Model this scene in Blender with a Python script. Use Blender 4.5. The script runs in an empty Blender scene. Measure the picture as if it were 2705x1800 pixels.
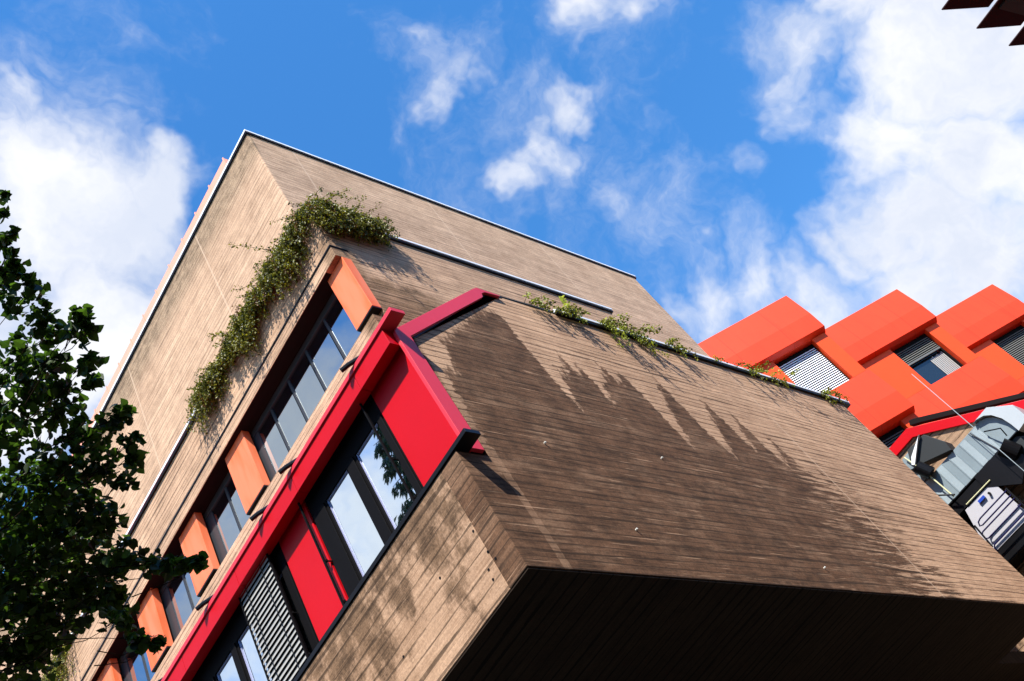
import bpy, bmesh, math, random
import numpy as np
from mathutils import Vector, Matrix
random.seed(7); rng = np.random.default_rng(11)
scene = bpy.context.scene
COL = scene.collection
GROUND = -1.6                                    # the camera stands 1.6 m above the ground, at the origin

# ---------------------------------------------------------------- scene objects helpers
def link(o, parent=None):
    COL.objects.link(o)
    if parent is not None: o.parent = parent
    return o
def wloc(o):
    p = Vector((0, 0, 0))
    while o is not None:
        p += o.location; o = o.parent
    return p
def empty(name, loc, label, cat, group=None):
    o = bpy.data.objects.new(name, None); o.location = loc; o.empty_display_size = .2
    link(o); tag(o, label, cat, group); return o
def tag(o, label=None, cat=None, group=None, kind=None):
    if label: o['label'] = label
    if cat: o['category'] = cat
    if group: o['group'] = group
    if kind: o['kind'] = kind
    return o

class MB:
    """collects shapes given in world coordinates and links them as one mesh object"""
    def __init__(s): s.v = []; s.f = []; s.m = []; s.mi = 0
    def add(s, vs, fs):
        n = len(s.v); s.v += [tuple(map(float, p)) for p in vs]
        for f in fs: s.f.append([i + n for i in f]); s.m.append(s.mi)
        return s
    def box(s, x0, x1, y0, y1, z0, z1):
        vs = [(x, y, z) for x in (x0, x1) for y in (y0, y1) for z in (z0, z1)]
        return s.add(vs, [(0,1,3,2),(4,6,7,5),(0,4,5,1),(2,3,7,6),(0,2,6,4),(1,5,7,3)])
    def prism(s, poly, fn, a, b):
        """poly: 2-D outline, fn(p, q, d) -> world point, extruded from depth a to depth b"""
        n = len(poly)
        vs = [fn(p[0], p[1], a) for p in poly] + [fn(p[0], p[1], b) for p in poly]
        fs = [list(range(n)), list(range(2*n-1, n-1, -1))]
        fs += [[(i+1) % n, i, i+n, (i+1) % n + n] for i in range(n)]
        return s.add(vs, fs)
    def tube(s, pts, r, n=8, r1=None, cap=True):
        pts = [Vector(p) for p in pts]; rings = []
        r1 = r if r1 is None else r1
        for i, p in enumerate(pts):
            d = (pts[min(i+1, len(pts)-1)] - pts[max(i-1, 0)]).normalized()
            a = d.orthogonal().normalized(); b = d.cross(a)
            if i and rings:
                pa = rings[-1][1]; a = (pa - d*pa.dot(d)).normalized(); b = d.cross(a)
            rr = r + (r1 - r)*i/max(1, len(pts)-1)
            rings.append(([p + (a*math.cos(t) + b*math.sin(t))*rr for t in [2*math.pi*k/n for k in range(n)]], a))
        vs = [v for rg, _ in rings for v in rg]; fs = []
        for i in range(len(pts)-1):
            for k in range(n):
                fs.append((i*n+k, i*n+(k+1) % n, (i+1)*n+(k+1) % n, (i+1)*n+k))
        if cap: fs += [list(range(n))[::-1], [(len(pts)-1)*n+k for k in range(n)]]
        return s.add(vs, fs)
    def build(s, name, mats, parent=None, bevel=0, smooth=False, fix=True):
        me = bpy.data.meshes.new(name); o = bpy.data.objects.new(name, me); link(o, parent)
        off = wloc(parent) if parent is not None else Vector((0, 0, 0))
        me.from_pydata([(v[0]-off.x, v[1]-off.y, v[2]-off.z) for v in s.v], [], s.f)
        for m in (mats if isinstance(mats, (list, tuple)) else [mats]): me.materials.append(m)
        me.polygons.foreach_set('material_index', s.m)
        if fix:
            bm = bmesh.new(); bm.from_mesh(me); bmesh.ops.recalc_face_normals(bm, faces=bm.faces[:]); bm.to_mesh(me); bm.free()
        if smooth: me.polygons.foreach_set('use_smooth', [True]*len(me.polygons))
        me.update()
        if bevel:
            b = o.modifiers.new('edge', 'BEVEL'); b.width = bevel; b.segments = 2; b.limit_method = 'ANGLE'
        return o
XZ = lambda x, z, y: (x, y, z)
YZ = lambda y, z, x: (x, y, z)
XY = lambda x, y, z: (x, y, z)

# ---------------------------------------------------------------- shader node helper
class NT:
    def __init__(s, name=None, world=None):
        if world is None:
            s.mat = bpy.data.materials.new(name); s.mat.use_nodes = True; s.t = s.mat.node_tree
        else: s.t = world.node_tree
        s.t.nodes.clear()
    def n(s, typ, ins=None, **kw):
        nd = s.t.nodes.new(typ)
        for k, v in kw.items(): setattr(nd, k, v)
        for k, v in (ins or {}).items():
            sk = nd.inputs[k]
            if isinstance(v, bpy.types.NodeSocket): s.t.links.new(v, sk)
            else: sk.default_value = v
        return nd
    def m(s, op, a, b=0.0, c=0.0, clamp=False):
        nd = s.n('ShaderNodeMath', {0: a, 1: b, 2: c}, operation=op); nd.use_clamp = clamp; return nd.outputs[0]
    def mr(s, v, a, b, c=0.0, d=1.0, smooth=True):
        nd = s.n('ShaderNodeMapRange', {0: v, 1: a, 2: b, 3: c, 4: d}); nd.interpolation_type = 'SMOOTHSTEP' if smooth else 'LINEAR'
        return nd.outputs[0]
    def mix(s, f, a, b, blend='MIX'):
        nd = s.n('ShaderNodeMix', data_type='RGBA', blend_type=blend)
        for k, v in ((0, f), (6, a), (7, b)):
            if isinstance(v, bpy.types.NodeSocket): s.t.links.new(v, nd.inputs[k])
            else: nd.inputs[k].default_value = v if k == 0 else (*v[:3], 1)
        return nd.outputs[2]
    def xyz(s, x, y, z): return s.n('ShaderNodeCombineXYZ', {0: x, 1: y, 2: z}).outputs[0]
    def noise(s, vec, scale=1.0, detail=4.0, rough=.55, dist=0.0, dim='3D'):
        nd = s.n('ShaderNodeTexNoise', {'Vector': vec, 'Scale': scale, 'Detail': detail, 'Roughness': rough, 'Distortion': dist})
        nd.noise_dimensions = dim; return nd.outputs[0]
    def pos(s):
        p = s.n('ShaderNodeNewGeometry').outputs['Position']
        sep = s.n('ShaderNodeSeparateXYZ', {0: p}); return p, sep.outputs[0], sep.outputs[1], sep.outputs[2]
    def out(s, col, rough=.5, normal=None, spec=.5, metal=0.0, coat=0.0, extra=None):
        ins = {'Base Color': col if isinstance(col, bpy.types.NodeSocket) else (*col[:3], 1), 'Roughness': rough, 'Specular IOR Level': spec, 'Metallic': metal, 'Coat Weight': coat}
        if normal is not None: ins['Normal'] = normal
        b = s.n('ShaderNodeBsdfPrincipled', ins)
        s.n('ShaderNodeOutputMaterial', {0: b.outputs[0]}); return s.mat

def concrete(name, light=(.50,.355,.255), dark=(.36,.25,.175), stain=(.115,.07,.046), mode=None,
             board=.1, joints=None, streak=1.0, seam=.6, soffit=False):
    t = NT(name); P, x, y, z = t.pos()
    if soffit: s_, w_ = y, x
    else: s_, w_ = t.m('ADD', x, y), z
    wob = t.noise(t.xyz(t.m('MULTIPLY', s_, .5), t.m('MULTIPLY', w_, 2.0), 0), 1.0, 3)
    wz = t.m('ADD', w_, t.m('MULTIPLY', wob, .03))
    # long shutter-board grain, running along the wall
    g1 = t.noise(t.xyz(t.m('MULTIPLY', s_, 1.1), t.m('MULTIPLY', wz, 24), 3.1), 1.0, 8, .74)
    g2 = t.noise(t.xyz(t.m('MULTIPLY', s_, 3.5), t.m('MULTIPLY', wz, 90), 7.7), 1.0, 4, .6)
    big = t.noise(P, .9, 5, .6)
    fine = t.noise(P, 48, 4, .8); mott = t.noise(P, 4.5, 6, .72)
    # separate boards
    w2 = t.m('ADD', wz, t.m('MULTIPLY', t.noise(t.xyz(t.m('MULTIPLY', s_, .12), t.m('MULTIPLY', w_, 4.0), 2.0), 1.0, 3, .6), .22)); bz = t.m('DIVIDE', w2, board); bi = t.m('FLOOR', bz); fr = t.m('FRACT', bz)
    wn = t.n('ShaderNodeTexWhiteNoise', {'W': bi}, noise_dimensions='1D').outputs[0]
    bl = t.m('FLOOR', t.m('ADD', t.m('DIVIDE', s_, 4.5), t.m('MULTIPLY', wn, 5)))
    wn2 = t.n('ShaderNodeTexWhiteNoise', {'Vector': t.xyz(bi, bl, 0)}, noise_dimensions='3D').outputs[0]
    brk = t.noise(t.xyz(t.m('MULTIPLY', s_, .40), t.m('MULTIPLY', bi, 3.3), 0), 1.0, 6, .72)
    d = t.m('ABSOLUTE', t.m('SUBTRACT', fr, .5))
    wid = t.mr(brk, .36, .66, .02, .17, False)
    line = t.m('GREATER_THAN', d, t.m('SUBTRACT', .5, wid))
    line = t.m('MULTIPLY', line, t.mr(t.noise(t.xyz(t.m('MULTIPLY', s_, .55), bi, 5), 1.0, 6, .75), .35, .53))
    grain = t.m('ADD', t.m('MULTIPLY', g1, .65), t.m('MULTIPLY', g2, .35))
    f = t.mr(grain, .36, .66, 0, 1)
    f = t.m('ADD', t.m('MULTIPLY', f, .68*streak), t.m('MULTIPLY', wn2, .16))
    f = t.m('ADD', f, t.m('MULTIPLY', t.m('SUBTRACT', big, .5), 1.1))
    f = t.m('ADD', f, t.m('MULTIPLY', t.m('SUBTRACT', mott, .5), 1.1), clamp=True)
    col = t.mix(f, dark, light)
    hsv = t.n('ShaderNodeHueSaturation', {'Color': col, 'Value': t.mr(fine, .30, .70, .72, 1.20, False)}); col = hsv.outputs[0]
    if mode is not None: 
        mk = mode(t, P, x, y, z, g1, g2, big, bi)
        sc_ = t.mix(t.mr(grain, .38, .60), tuple(c*.42 for c in stain), tuple(c*1.75 for c in stain))
        sc_ = t.mix(t.mr(mott, .40, .62, 0, .75), sc_, tuple(c*2.4 for c in stain))
        sc_ = t.n('ShaderNodeHueSaturation', {'Color': sc_, 'Value': t.mr(fine, .30, .70, .55, 1.35, False)}).outputs[0]
        patch = t.mr(t.noise(t.xyz(t.m('MULTIPLY', s_, 1.2), t.m('MULTIPLY', wz, 14), 1.0), 1.0, 5, .7), .60, .72)
        sc_ = t.mix(t.m('MULTIPLY', patch, .40), sc_, light)
        scr = t.mr(t.noise(t.xyz(t.m('MULTIPLY', s_, .9), t.m('MULTIPLY', wz, 42), 6.0), 1.0, 3, .6), .63, .68)
        sc_ = t.mix(t.m('MULTIPLY', scr, .45), sc_, light)
        col = t.mix(mk, col, sc_)
    col = t.mix(t.m('MULTIPLY', line, seam), col, tuple(c*.10 for c in dark))
    crack = t.mr(t.noise(t.xyz(t.m('MULTIPLY', s_, 1.6), t.m('MULTIPLY', wz, 75), 9.0), 1.0, 3, .6), .31, .38, 1, 0)
    col = t.mix(t.m('MULTIPLY', crack, .8*streak), col, tuple(c*.35 for c in dark))
    if joints:
        for ax, off, per in joints:
            v = t.m('DIVIDE', t.m('SUBTRACT', (x, y)[ax], off), per)
            dd = t.m('MULTIPLY', t.m('ABSOLUTE', t.m('SUBTRACT', v, t.m('ROUND', v))), per)
            nn = t.n('ShaderNodeSeparateXYZ', {0: t.n('ShaderNodeNewGeometry').outputs['Normal']}).outputs[1-ax]
            k = t.m('MULTIPLY', t.m('LESS_THAN', dd, .016), t.m('GREATER_THAN', t.m('ABSOLUTE', nn), .5))
            col = t.mix(t.m('MULTIPLY', k, .5), col, (.60, .43, .30))
    h = t.m('ADD', t.m('MULTIPLY', g1, .5), t.m('MULTIPLY', g2, .5))
    h = t.m('SUBTRACT', t.m('ADD', h, t.m('MULTIPLY', fine, .6)), t.m('ADD', t.m('MULTIPLY', line, .9), t.m('MULTIPLY', crack, .3)))
    h = t.m('ADD', h, t.m('MULTIPLY', wn2, .25))
    bmp = t.n('ShaderNodeBump', {'Height': h, 'Strength': .40, 'Distance': .010}).outputs[0]
    return t.out(col, .93, bmp, .15)

HPTS = [(5.36,5.1),(5.80,5.15),(5.86,6.50),(6.08,6.62),(6.14,7.1),(6.27,7.2),(6.48,7.4),(6.72,7.6),(7.02,7.88),(7.27,8.06),(7.48,8.12),(7.53,7.5),(7.57,6.9),
 (7.62,6.6),(7.68,6.30),(7.72,6.7),(7.77,7.0),(7.87,7.07),(7.95,7.1),(8.03,7.35),(8.08,7.53),(8.12,7.15),(8.2,7.15),(8.3,7.42),(8.34,7.0),(8.37,6.60),(8.45,6.87),
 (8.55,7.13),(8.7,7.3),(8.80,7.58),(8.86,7.2),(8.95,7.25),(9.06,7.47),(9.16,7.25),(9.22,6.9),(9.27,6.4),(9.31,6.1),(9.40,6.35),(9.55,6.9),(9.72,7.25),(9.86,7.56),
 (9.92,7.0),(9.98,6.5),(10.13,6.16),(10.26,6.45),(10.45,6.95),(10.62,7.34),(10.70,6.8),(10.83,6.3),(10.95,6.75),(11.1,7.15),(11.22,6.4),(11.38,6.2),(11.55,6.85),
 (11.66,6.3),(11.8,6.15),(12.0,5.95),(12.15,6.3),(12.4,5.3),(12.7,4.7),(13.1,4.35),(13.6,4.1),(15.8,3.9)]
def end_wall_mask(t, P, x, y, z, g1, g2, big, bi):
    n1 = t.noise(t.xyz(t.m('MULTIPLY', x, 5), t.m('MULTIPLY', z, 14), 0), 1.0, 5, .7)
    n2 = t.noise(t.xyz(t.m('MULTIPLY', x, 14), t.m('MULTIPLY', z, 5), 4), 1.0, 4, .7)
    xx = t.m('ADD', x, t.m('MULTIPLY', t.m('SUBTRACT', n1, .5), .30))
    zz = t.m('ADD', z, t.m('MULTIPLY', t.m('SUBTRACT', n2, .5), .75))
    fc = t.n('ShaderNodeFloatCurve'); cm = fc.mapping; c = cm.curves[0]
    P0 = [((a-5.3)/10.6, (b-3.8)/4.8) for a, b in HPTS]
    c.points[0].location = (0, P0[0][1]); c.points[1].location = (1, P0[-1][1])
    for p in P0:
        q = c.points.new(p[0], p[1])
    for q in c.points: q.handle_type = 'VECTOR'
    cm.update()
    t.t.links.new(t.m('DIVIDE', t.m('SUBTRACT', xx, 5.3), 10.6), fc.inputs['Value'])
    h = t.m('ADD', t.m('MULTIPLY', fc.outputs[0], 4.8), 3.8)
    a = t.mr(t.m('SUBTRACT', h, zz), -.07, .13)
    a = t.m('MULTIPLY', a, t.mr(t.noise(t.xyz(t.m('MULTIPLY', x, 1.4), t.m('MULTIPLY', z, 3.0), 3), 1.0, 6, .72), .32, .54, .80, 1.0))
    # towards the far end the dirt thins out into dashes that follow the boards
    dash = t.noise(t.xyz(t.m('MULTIPLY', x, 1.3), t.m('MULTIPLY', z, 16), 8), 1.0, 6, .72)
    thin = t.mr(x, 9.5, 13.6, .27, .60, False)
    k = t.mr(t.m('SUBTRACT', dash, thin), -.02, .05)
    low = t.mr(z, 6.6, 5.6)
    r = t.mr(x, 12.6, 15.2, 1, 0)
    dashes = t.m('MULTIPLY', t.m('MULTIPLY', k, low), t.m('MULTIPLY', r, .7))
    keep = t.m('MAXIMUM', t.mr(x, 12.4, 10.2), k)
    a = t.m('MULTIPLY', a, keep)
    # dirty corner beneath the end of the sill
    l = t.m('MULTIPLY', t.mr(t.m('ADD', z, t.m('MULTIPLY', n1, .5)), 4.4, 5.3, .35, .85), t.mr(t.m('ADD', x, t.m('MULTIPLY', n1, .08)), 5.83, 5.76))
    strip = t.m('MULTIPLY', t.m('LESS_THAN', t.m('ABSOLUTE', t.m('SUBTRACT', t.m('ADD', x, t.m('MULTIPLY', n1, .05)), 5.835)), .045), t.m('LESS_THAN', z, 5.4))
    a = t.m('MULTIPLY', a, t.m('SUBTRACT', 1.0, t.m('MULTIPLY', strip, .8)))
    return t.m('MULTIPLY', t.m('MAXIMUM', t.m('MAXIMUM', a, dashes), l), .93, clamp=True)
def spandrel_mask(t, P, x, y, z, g1, g2, big, bi):
    n1 = t.noise(t.xyz(t.m('MULTIPLY', y, 2.6), t.m('MULTIPLY', z, 1.0), 0), 1.0, 5, .68)
    n2 = t.noise(P, 7, 5, .7)
    a = t.m('ADD', t.m('MULTIPLY', t.m('SUBTRACT', n1, .5), 2.6), t.mr(z, 4.1, 5.25, -.10, .62, False))
    a = t.m('ADD', a, t.m('MULTIPLY', t.m('SUBTRACT', n2, .5), 1.1))
    return t.m('MULTIPLY', t.mr(a, .10, .55), .92)
def upper_mask(t, P, x, y, z, g1, g2, big, bi):
    n1 = t.noise(t.xyz(t.m('MULTIPLY', x, 4), t.m('MULTIPLY', z, 2.0), 0), 1.0, 5, .7)
    n3 = t.noise(t.xyz(t.m('MULTIPLY', x, .8), t.m('MULTIPLY', z, 22), 2), 1.0, 4, .7)
    h = t.m('ADD', 9.86, t.m('MULTIPLY', t.m('SUBTRACT', n1, .5), .8))
    h = t.m('SUBTRACT', h, t.mr(x, 7.6, 9.6, 0, 1.0))
    a = t.m('MULTIPLY', t.mr(t.m('SUBTRACT', h, z), -.05, .25), t.mr(n3, .36, .55, .45, 1))
    b = t.m('MULTIPLY', t.mr(x, 7.05, 6.8), t.mr(z, 10.9, 10.3))
    return t.m('MULTIPLY', t.m('MAXIMUM', a, t.m('MULTIPLY', b, .8)), t.m('MULTIPLY', t.mr(y, 4.9, 4.7), .92))
def tower_mask(t, P, x, y, z, g1, g2, big, bi):
    n1 = t.noise(P, 9, 5, .75)
    a = t.mr(t.m('ADD', z, t.m('MULTIPLY', t.m('SUBTRACT', n1, .5), .55)), 13.95, 14.55)
    leftside = t.m('LESS_THAN', x, 7.16)
    sp = t.mr(t.noise(P, 60, 3, .8), .40, .56)
    return t.m('MULTIPLY', t.m('MULTIPLY', a, leftside), t.m('MULTIPLY', t.m('ADD', .5, t.m('MULTIPLY', sp, .5)), .95))
def wing_mask(t, P, x, y, z, g1, g2, big, bi):
    return t.m('MULTIPLY', t.mr(t.noise(P, 2.5, 6, .75), .5, .66), .6)

def paint(name, col, rough=.38, var=.06, spec=.5, bump=.0, fade=None, seams=None):
    t = NT(name); P, x, y, z = t.pos()
    n = t.noise(P, 1.3, 4, .6); n2 = t.noise(P, 26, 3, .6)
    c = t.n('ShaderNodeHueSaturation', {'Color': (*col, 1), 'Value': t.mr(t.m('ADD', t.m('MULTIPLY', n, .7), t.m('MULTIPLY', n2, .3)), .3, .7, 1-var, 1+var, False)}).outputs[0]
    if fade:
        k = t.noise(t.xyz(t.m('MULTIPLY', t.m('ADD', x, y), 4.5), t.m('MULTIPLY', z, .7), 0), 1.0, 3, .55)
        c = t.mix(t.mr(k, .38, .64), c, fade)
    if seams:
        v = t.m('DIVIDE', t.m('ADD', t.m('MULTIPLY', x, .6561), t.m('MULTIPLY', y, -.7547)), seams)
        dd = t.m('MULTIPLY', t.m('ABSOLUTE', t.m('SUBTRACT', v, t.m('ROUND', v))), seams)
        c = t.mix(t.m('MULTIPLY', t.m('LESS_THAN', dd, .006), .6), c, tuple(a*.35 for a in col))
        dr = t.noise(t.xyz(t.m('MULTIPLY', v, 9), t.m('MULTIPLY', z, .5), 1), 1.0, 4, .6)
        c = t.mix(t.mr(dr, .50, .72, 0, .22), c, tuple(a*.55 for a in col))
    b = t.n('ShaderNodeBump', {'Height': t.noise(P, 2.2, 2, .5), 'Strength': .12+bump, 'Distance': .01}).outputs[0]
    return t.out(c, rough, b, spec)
def glass(name, tint=(.8,.88,.95), refl=.5, base=(.01,.015,.02)):
    t = NT(name); P, x, y, z = t.pos()
    b = t.n('ShaderNodeBump', {'Height': t.noise(P, 1.4, 1, .4), 'Strength': .05, 'Distance': .01}).outputs[0]
    g = t.n('ShaderNodeBsdfGlossy', {'Color': (*tint, 1), 'Roughness': .012, 'Normal': b})
    d = t.n('ShaderNodeBsdfPrincipled', {'Base Color': (*base, 1), 'Roughness': .05})
    lw = t.n('ShaderNodeLayerWeight', {'Blend': .5}).outputs['Facing']
    f = t.m('ADD', refl, t.m('MULTIPLY', t.m('POWER', lw, 3.0), 1-refl), clamp=True)
    mx = t.n('ShaderNodeMixShader', {0: f, 1: d.outputs[0], 2: g.outputs[0]})
    t.n('ShaderNodeOutputMaterial', {0: mx.outputs[0]}); return t.mat
def leafmat(name, c1, c2, trans=.35, rough=.45):
    t = NT(name); oi = t.n('ShaderNodeNewGeometry'); rnd = oi.outputs['Random Per Island']
    c = t.mix(rnd, c1, c2)
    p = t.n('ShaderNodeBsdfPrincipled', {'Base Color': c, 'Roughness': rough, 'Specular IOR Level': .35})
    tr = t.n('ShaderNodeBsdfTranslucent', {'Color': t.mix(rnd, tuple(a*1.5 for a in c1), tuple(a*2.0 for a in c2))})
    mx = t.n('ShaderNodeMixShader', {0: trans, 1: p.outputs[0], 2: tr.outputs[0]})
    t.n('ShaderNodeOutputMaterial', {0: mx.outputs[0]}); return t.mat

M = {}
M['end_wall'] = concrete('stained_board_marked_concrete', (.74,.475,.30), (.36,.215,.13), mode=end_wall_mask, joints=[(0, 12.25, 40)], stain=(.056,.027,.014), board=.09, seam=.8)
M['spandrel'] = concrete('spandrel_concrete', (.56,.36,.23), (.33,.20,.12), mode=spandrel_mask, stain=(.085,.05,.028), board=.13, seam=.75)
M['tower'] = concrete('tower_concrete', (.70,.46,.30), (.36,.225,.14), mode=tower_mask, stain=(.15,.105,.065), joints=[(0, 7.944, 2.87), (1, 7.19, 2.83)], board=.085, streak=1.0, seam=.45)
M['upper'] = concrete('upper_wall_concrete', (.70,.45,.285), (.34,.21,.13), mode=upper_mask, stain=(.10,.058,.03), board=.08, seam=.7)
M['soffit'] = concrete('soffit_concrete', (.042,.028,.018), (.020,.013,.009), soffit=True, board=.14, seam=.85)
M['wing'] = concrete('wing_concrete', (.42,.27,.17), (.30,.19,.12), mode=wing_mask, stain=(.14,.10,.055), board=.14, seam=.8)
M['red'] = paint('signal_red_paint', (.50,.001,.006), .40, .05, .2)
M['trim'] = paint('pinkish_red_paint', (.66,.034,.052), .38, .08, .3)  # paler, pinker version of the red
M['orange'] = paint('sun_faded_orange_paint', (.74,.145,.045), .45, .05, .2, fade=(.78,.20,.09))
M['orange2'] = paint('orange_red_paint', (.68,.046,.013), .42, .06, .18, seams=1.33)
M['orange3'] = paint('orange_panel_paint', (.68,.062,.011), .42, .06, .18)
M['white'] = paint('white_sheet_metal', (.80,.82,.84), .35, .03)
M['salmon'] = paint('salmon_sheet_metal', (.76,.33,.23), .5, .06, .2)
M['black'] = paint('black_metal_and_shade', (.006,.006,.007), .35, .2, .2)
M['frame'] = paint('dark_window_frame', (.006,.0055,.006), .6, .15, .05)
M['greyframe'] = paint('grey_window_frame', (.035,.037,.042), .4, .1, .3)
M['reflection_edge'] = paint('lavender_reflection_edge', (.30,.31,.46), .4, .1, .3)  # pale lavender edge of the pane's double reflection, put into the colour
M['rubber'] = paint('dark_interior', (.012,.009,.009), .9, .2, .1)
M['blind'] = paint('grey_blind_slats', (.33,.32,.29), .45, .05)
M['whiteblind'] = paint('white_blind_slats', (.80,.81,.84), .45, .03)
M['shadeblind'] = paint('shaded_blind_slats', (.10,.10,.09), .5, .1)  # blinds in shade, with the shade put into the slat colour
M['glass1'] = glass('lower_window_glass', (.86,.95,1.0), .88)
M['glass2'] = glass('upper_window_glass', (.56,.64,.68), .62)
M['glass3'] = glass('dark_window_glass', (.3,.33,.36), .05)
M['zinc'] = paint('galvanised_sheet', (.20,.25,.27), .45, .15, .4)
M['zinclight'] = paint('pale_zinc_sheet', (.42,.46,.48), .4, .08, .6)
M['zincmid'] = paint('bright_galvanised_sheet', (.30,.36,.38), .45, .15, .4)
M['pipe'] = paint('navy_painted_tube', (.012,.010,.05), .7, .1, .05)
M['pipeblue'] = paint('blue_plate', (.01,.05,.35), .4, .05)
M['cream'] = paint('cream_panel', (.44,.43,.45), .5, .06)
M['yellow'] = paint('pale_yellow_tube', (.62,.60,.33), .4, .06)
M['brass'] = paint('pale_plastic_plug', (.7,.7,.62), .4, .05)
M['darkred'] = paint('dark_red_soffit', (.02,.002,.003), .6, .1, .1)
M['slate'] = paint('slate_soffit', (.03,.034,.036), .6, .1, .2)
M['asphalt'] = (lambda t: (lambda P: t.out(t.mix(t.noise(P[0], 14, 6, .7), (.025,.024,.022), (.042,.040,.037)), .9))(t.pos()))(NT('asphalt'))
M['bark'] = (lambda t: (lambda P: t.out(t.mix(t.noise(P[0], 12, 5, .7), (.045,.032,.022), (.12,.09,.065)), .9))(t.pos()))(NT('bark'))
M['twig'] = paint('brown_twig', (.018,.012,.008), .9, .2, .0)
M['leaf'] = leafmat('linden_leaf', (.006,.016,.002), (.050,.105,.007), .38)
M['shrub'] = leafmat('dark_shrub_leaf', (.028,.036,.003), (.23,.225,.014), .25)
M['shrubred'] = leafmat('reddish_shrub_leaf', (.12,.06,.015), (.17,.085,.02), .2)
M['shrubbright'] = leafmat('yellow_green_leaf', (.16,.20,.02), (.34,.38,.04), .35)
M['needle'] = leafmat('conifer_needles', (.02,.045,.02), (.05,.085,.03), .15)

# ================================================================ THE MAIN BUILDING
X1, Y1 = 5.36, 3.77          # lower block: corner of the left and right faces
X2, Y2 = 6.567, 4.60         # middle volume
X3, Y3 = 7.10, 5.20          # tower
YF = 26.0                    # the long left side runs on to here
bd = empty('concrete_building', (X1, Y1, GROUND), 'board-marked concrete building with stepped volumes, red and orange window strips and overhanging stained end wall', 'building')

# lower block -------------------------------------------------
prof = [(X1,4.0),(15.70,4.0),(15.70,8.50),(7.56,8.50),(7.46,8.42),(5.735,6.985),(5.735,5.285),(X1,5.285)]
o = MB().prism(prof, XZ, Y1, Y1+.24).build('end_wall', M['end_wall'], bd, bevel=.006)
tag(o, 'large overhanging end wall with dark water stains')
def cap(name_boxes, top, par):
    c = MB(); l = MB()
    for (x0, x1, y0, y1, lx, ly) in name_boxes:
        c.box(x0, x1, y0, y1, top-.048, top); l.box(x0+lx, x1, y0+ly, y1, top-.088, top-.049)
    o = c.build('coping', M['white'], par, bevel=.003); l.build('lip_shade', M['black'], o)  # black strip paints the shadow line below the coping
MB().box(X1, X1+.22, Y1+.24, YF, 4.0, 5.285).build('parapet', M['spandrel'], bd, bevel=.006)
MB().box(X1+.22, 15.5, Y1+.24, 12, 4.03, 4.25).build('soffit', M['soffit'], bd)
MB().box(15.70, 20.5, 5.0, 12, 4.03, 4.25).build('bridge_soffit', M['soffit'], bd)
MB().box(X1+.008, 15.69, Y1+.008, 12, 3.984, 3.998).build('underside_shade', M['soffit'], bd)  # thin dark sheet paints shade over the wall undersides
MB().box(15.48, 15.69, Y1+.24, 12, 4.0, 8.5).build('side_wall', M['upper'], bd)
MB().prism([(5.74,6.90),(5.74,6.98),(7.50,8.44),(7.50,8.36)], XZ, Y1+.24, YF).build('sloped_roof', M['trim'], bd)
MB().box(7.5, 15.48, Y1+.24, 12, 8.30, 8.40).build('flat_roof', M['slate'], bd)
cap([(8.72,15.95,Y1-.05,Y1+.30,.0,.012)], 8.56, bd)
MB().prism([(7.80,8.50),(8.72,8.50),(8.72,8.545),(7.80,8.515)], XZ, Y1-.008, Y1+.26).build('coping', M['slate'], bd)
MB().box(9.0, 15.0, 8.0, 8.3, GROUND, 4.03).build('ground_floor_wall', M['soffit'], bd)

# red trim that follows the end of the window strip and climbs the slope
tp = [(5.545,5.355),(5.727,5.355),(5.729,6.985),(7.465,8.415),(7.56,8.475),(7.80,8.487),(7.80,8.53),(7.45,8.553),(7.355,8.49),(5.565,7.055),(5.545,7.0)]
tp = [(a*.9894, b*.9894) for a, b in [(5.545,5.355),(5.727,5.355),(5.729,6.998),(7.44,8.355),(7.47,8.44),(7.55,8.497),(7.80,8.515),(7.82,8.535),(7.45,8.553),(7.36,8.49),(5.565,7.055),(5.545,7.0)]]
o = MB().prism(tp, XZ, 3.73, Y1+.0).build('end_trim', M['trim'], bd, bevel=.003)
MB().prism([(5.70,6.985),(5.757,6.964),(7.470,8.340),(7.575,8.462),(7.80,8.468),(7.80,8.50),(7.40,8.40)], XZ, Y1-.006, Y1+.01).build('trim_shade', M['black'], bd)  # black strip paints the shadow gap under the sloping trim
MB().box(5.60, 5.733, Y1+.002, Y1+.24, 5.34, 6.96).build('trim_backing', M['rubber'], bd)

# red beam with its projecting top flange
b = MB(); ys = [Y1] + [4.33+1.31*k for k in range(16)] + [YF]
for a, e in zip(ys[:-1], ys[1:]): b.box(5.38, 5.505, a+.003, e-.003, 6.774, 6.985)
beam = b.build('red_beam', M['red'], bd, bevel=.002)
MB().box(5.362, 5.53, Y1-.215, YF, 6.992, 7.045).build('flange', M['trim'], beam, bevel=.002)
MB().box(5.505, 5.74, Y1+.02, YF, 6.93, 6.99).build('beam_soffit', M['rubber'], beam)
for k in range(8):
    yb = 4.356 + 1.31*k
    if k >= 2: yb = 6.31 + .655*0 + 1.31*(k-2)
    s = MB(); s.tube([(5.44, yb-.23, 7.075), (5.33, yb-.07, 7.075), (5.285, yb, 7.06)], .025, 8)
    s.build('drain_spout', M['black'], bd, smooth=False)

# black sill that runs past the corner
MB().box(5.345, 5.515, Y1-.195, YF, 5.290, 5.335).build('window_sill', M['black'], bd, bevel=.002)
MB().box(5.515, 5.76, Y1+.062, YF, 5.287, 5.338).build('sill_board', M['black'], bd)

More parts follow.
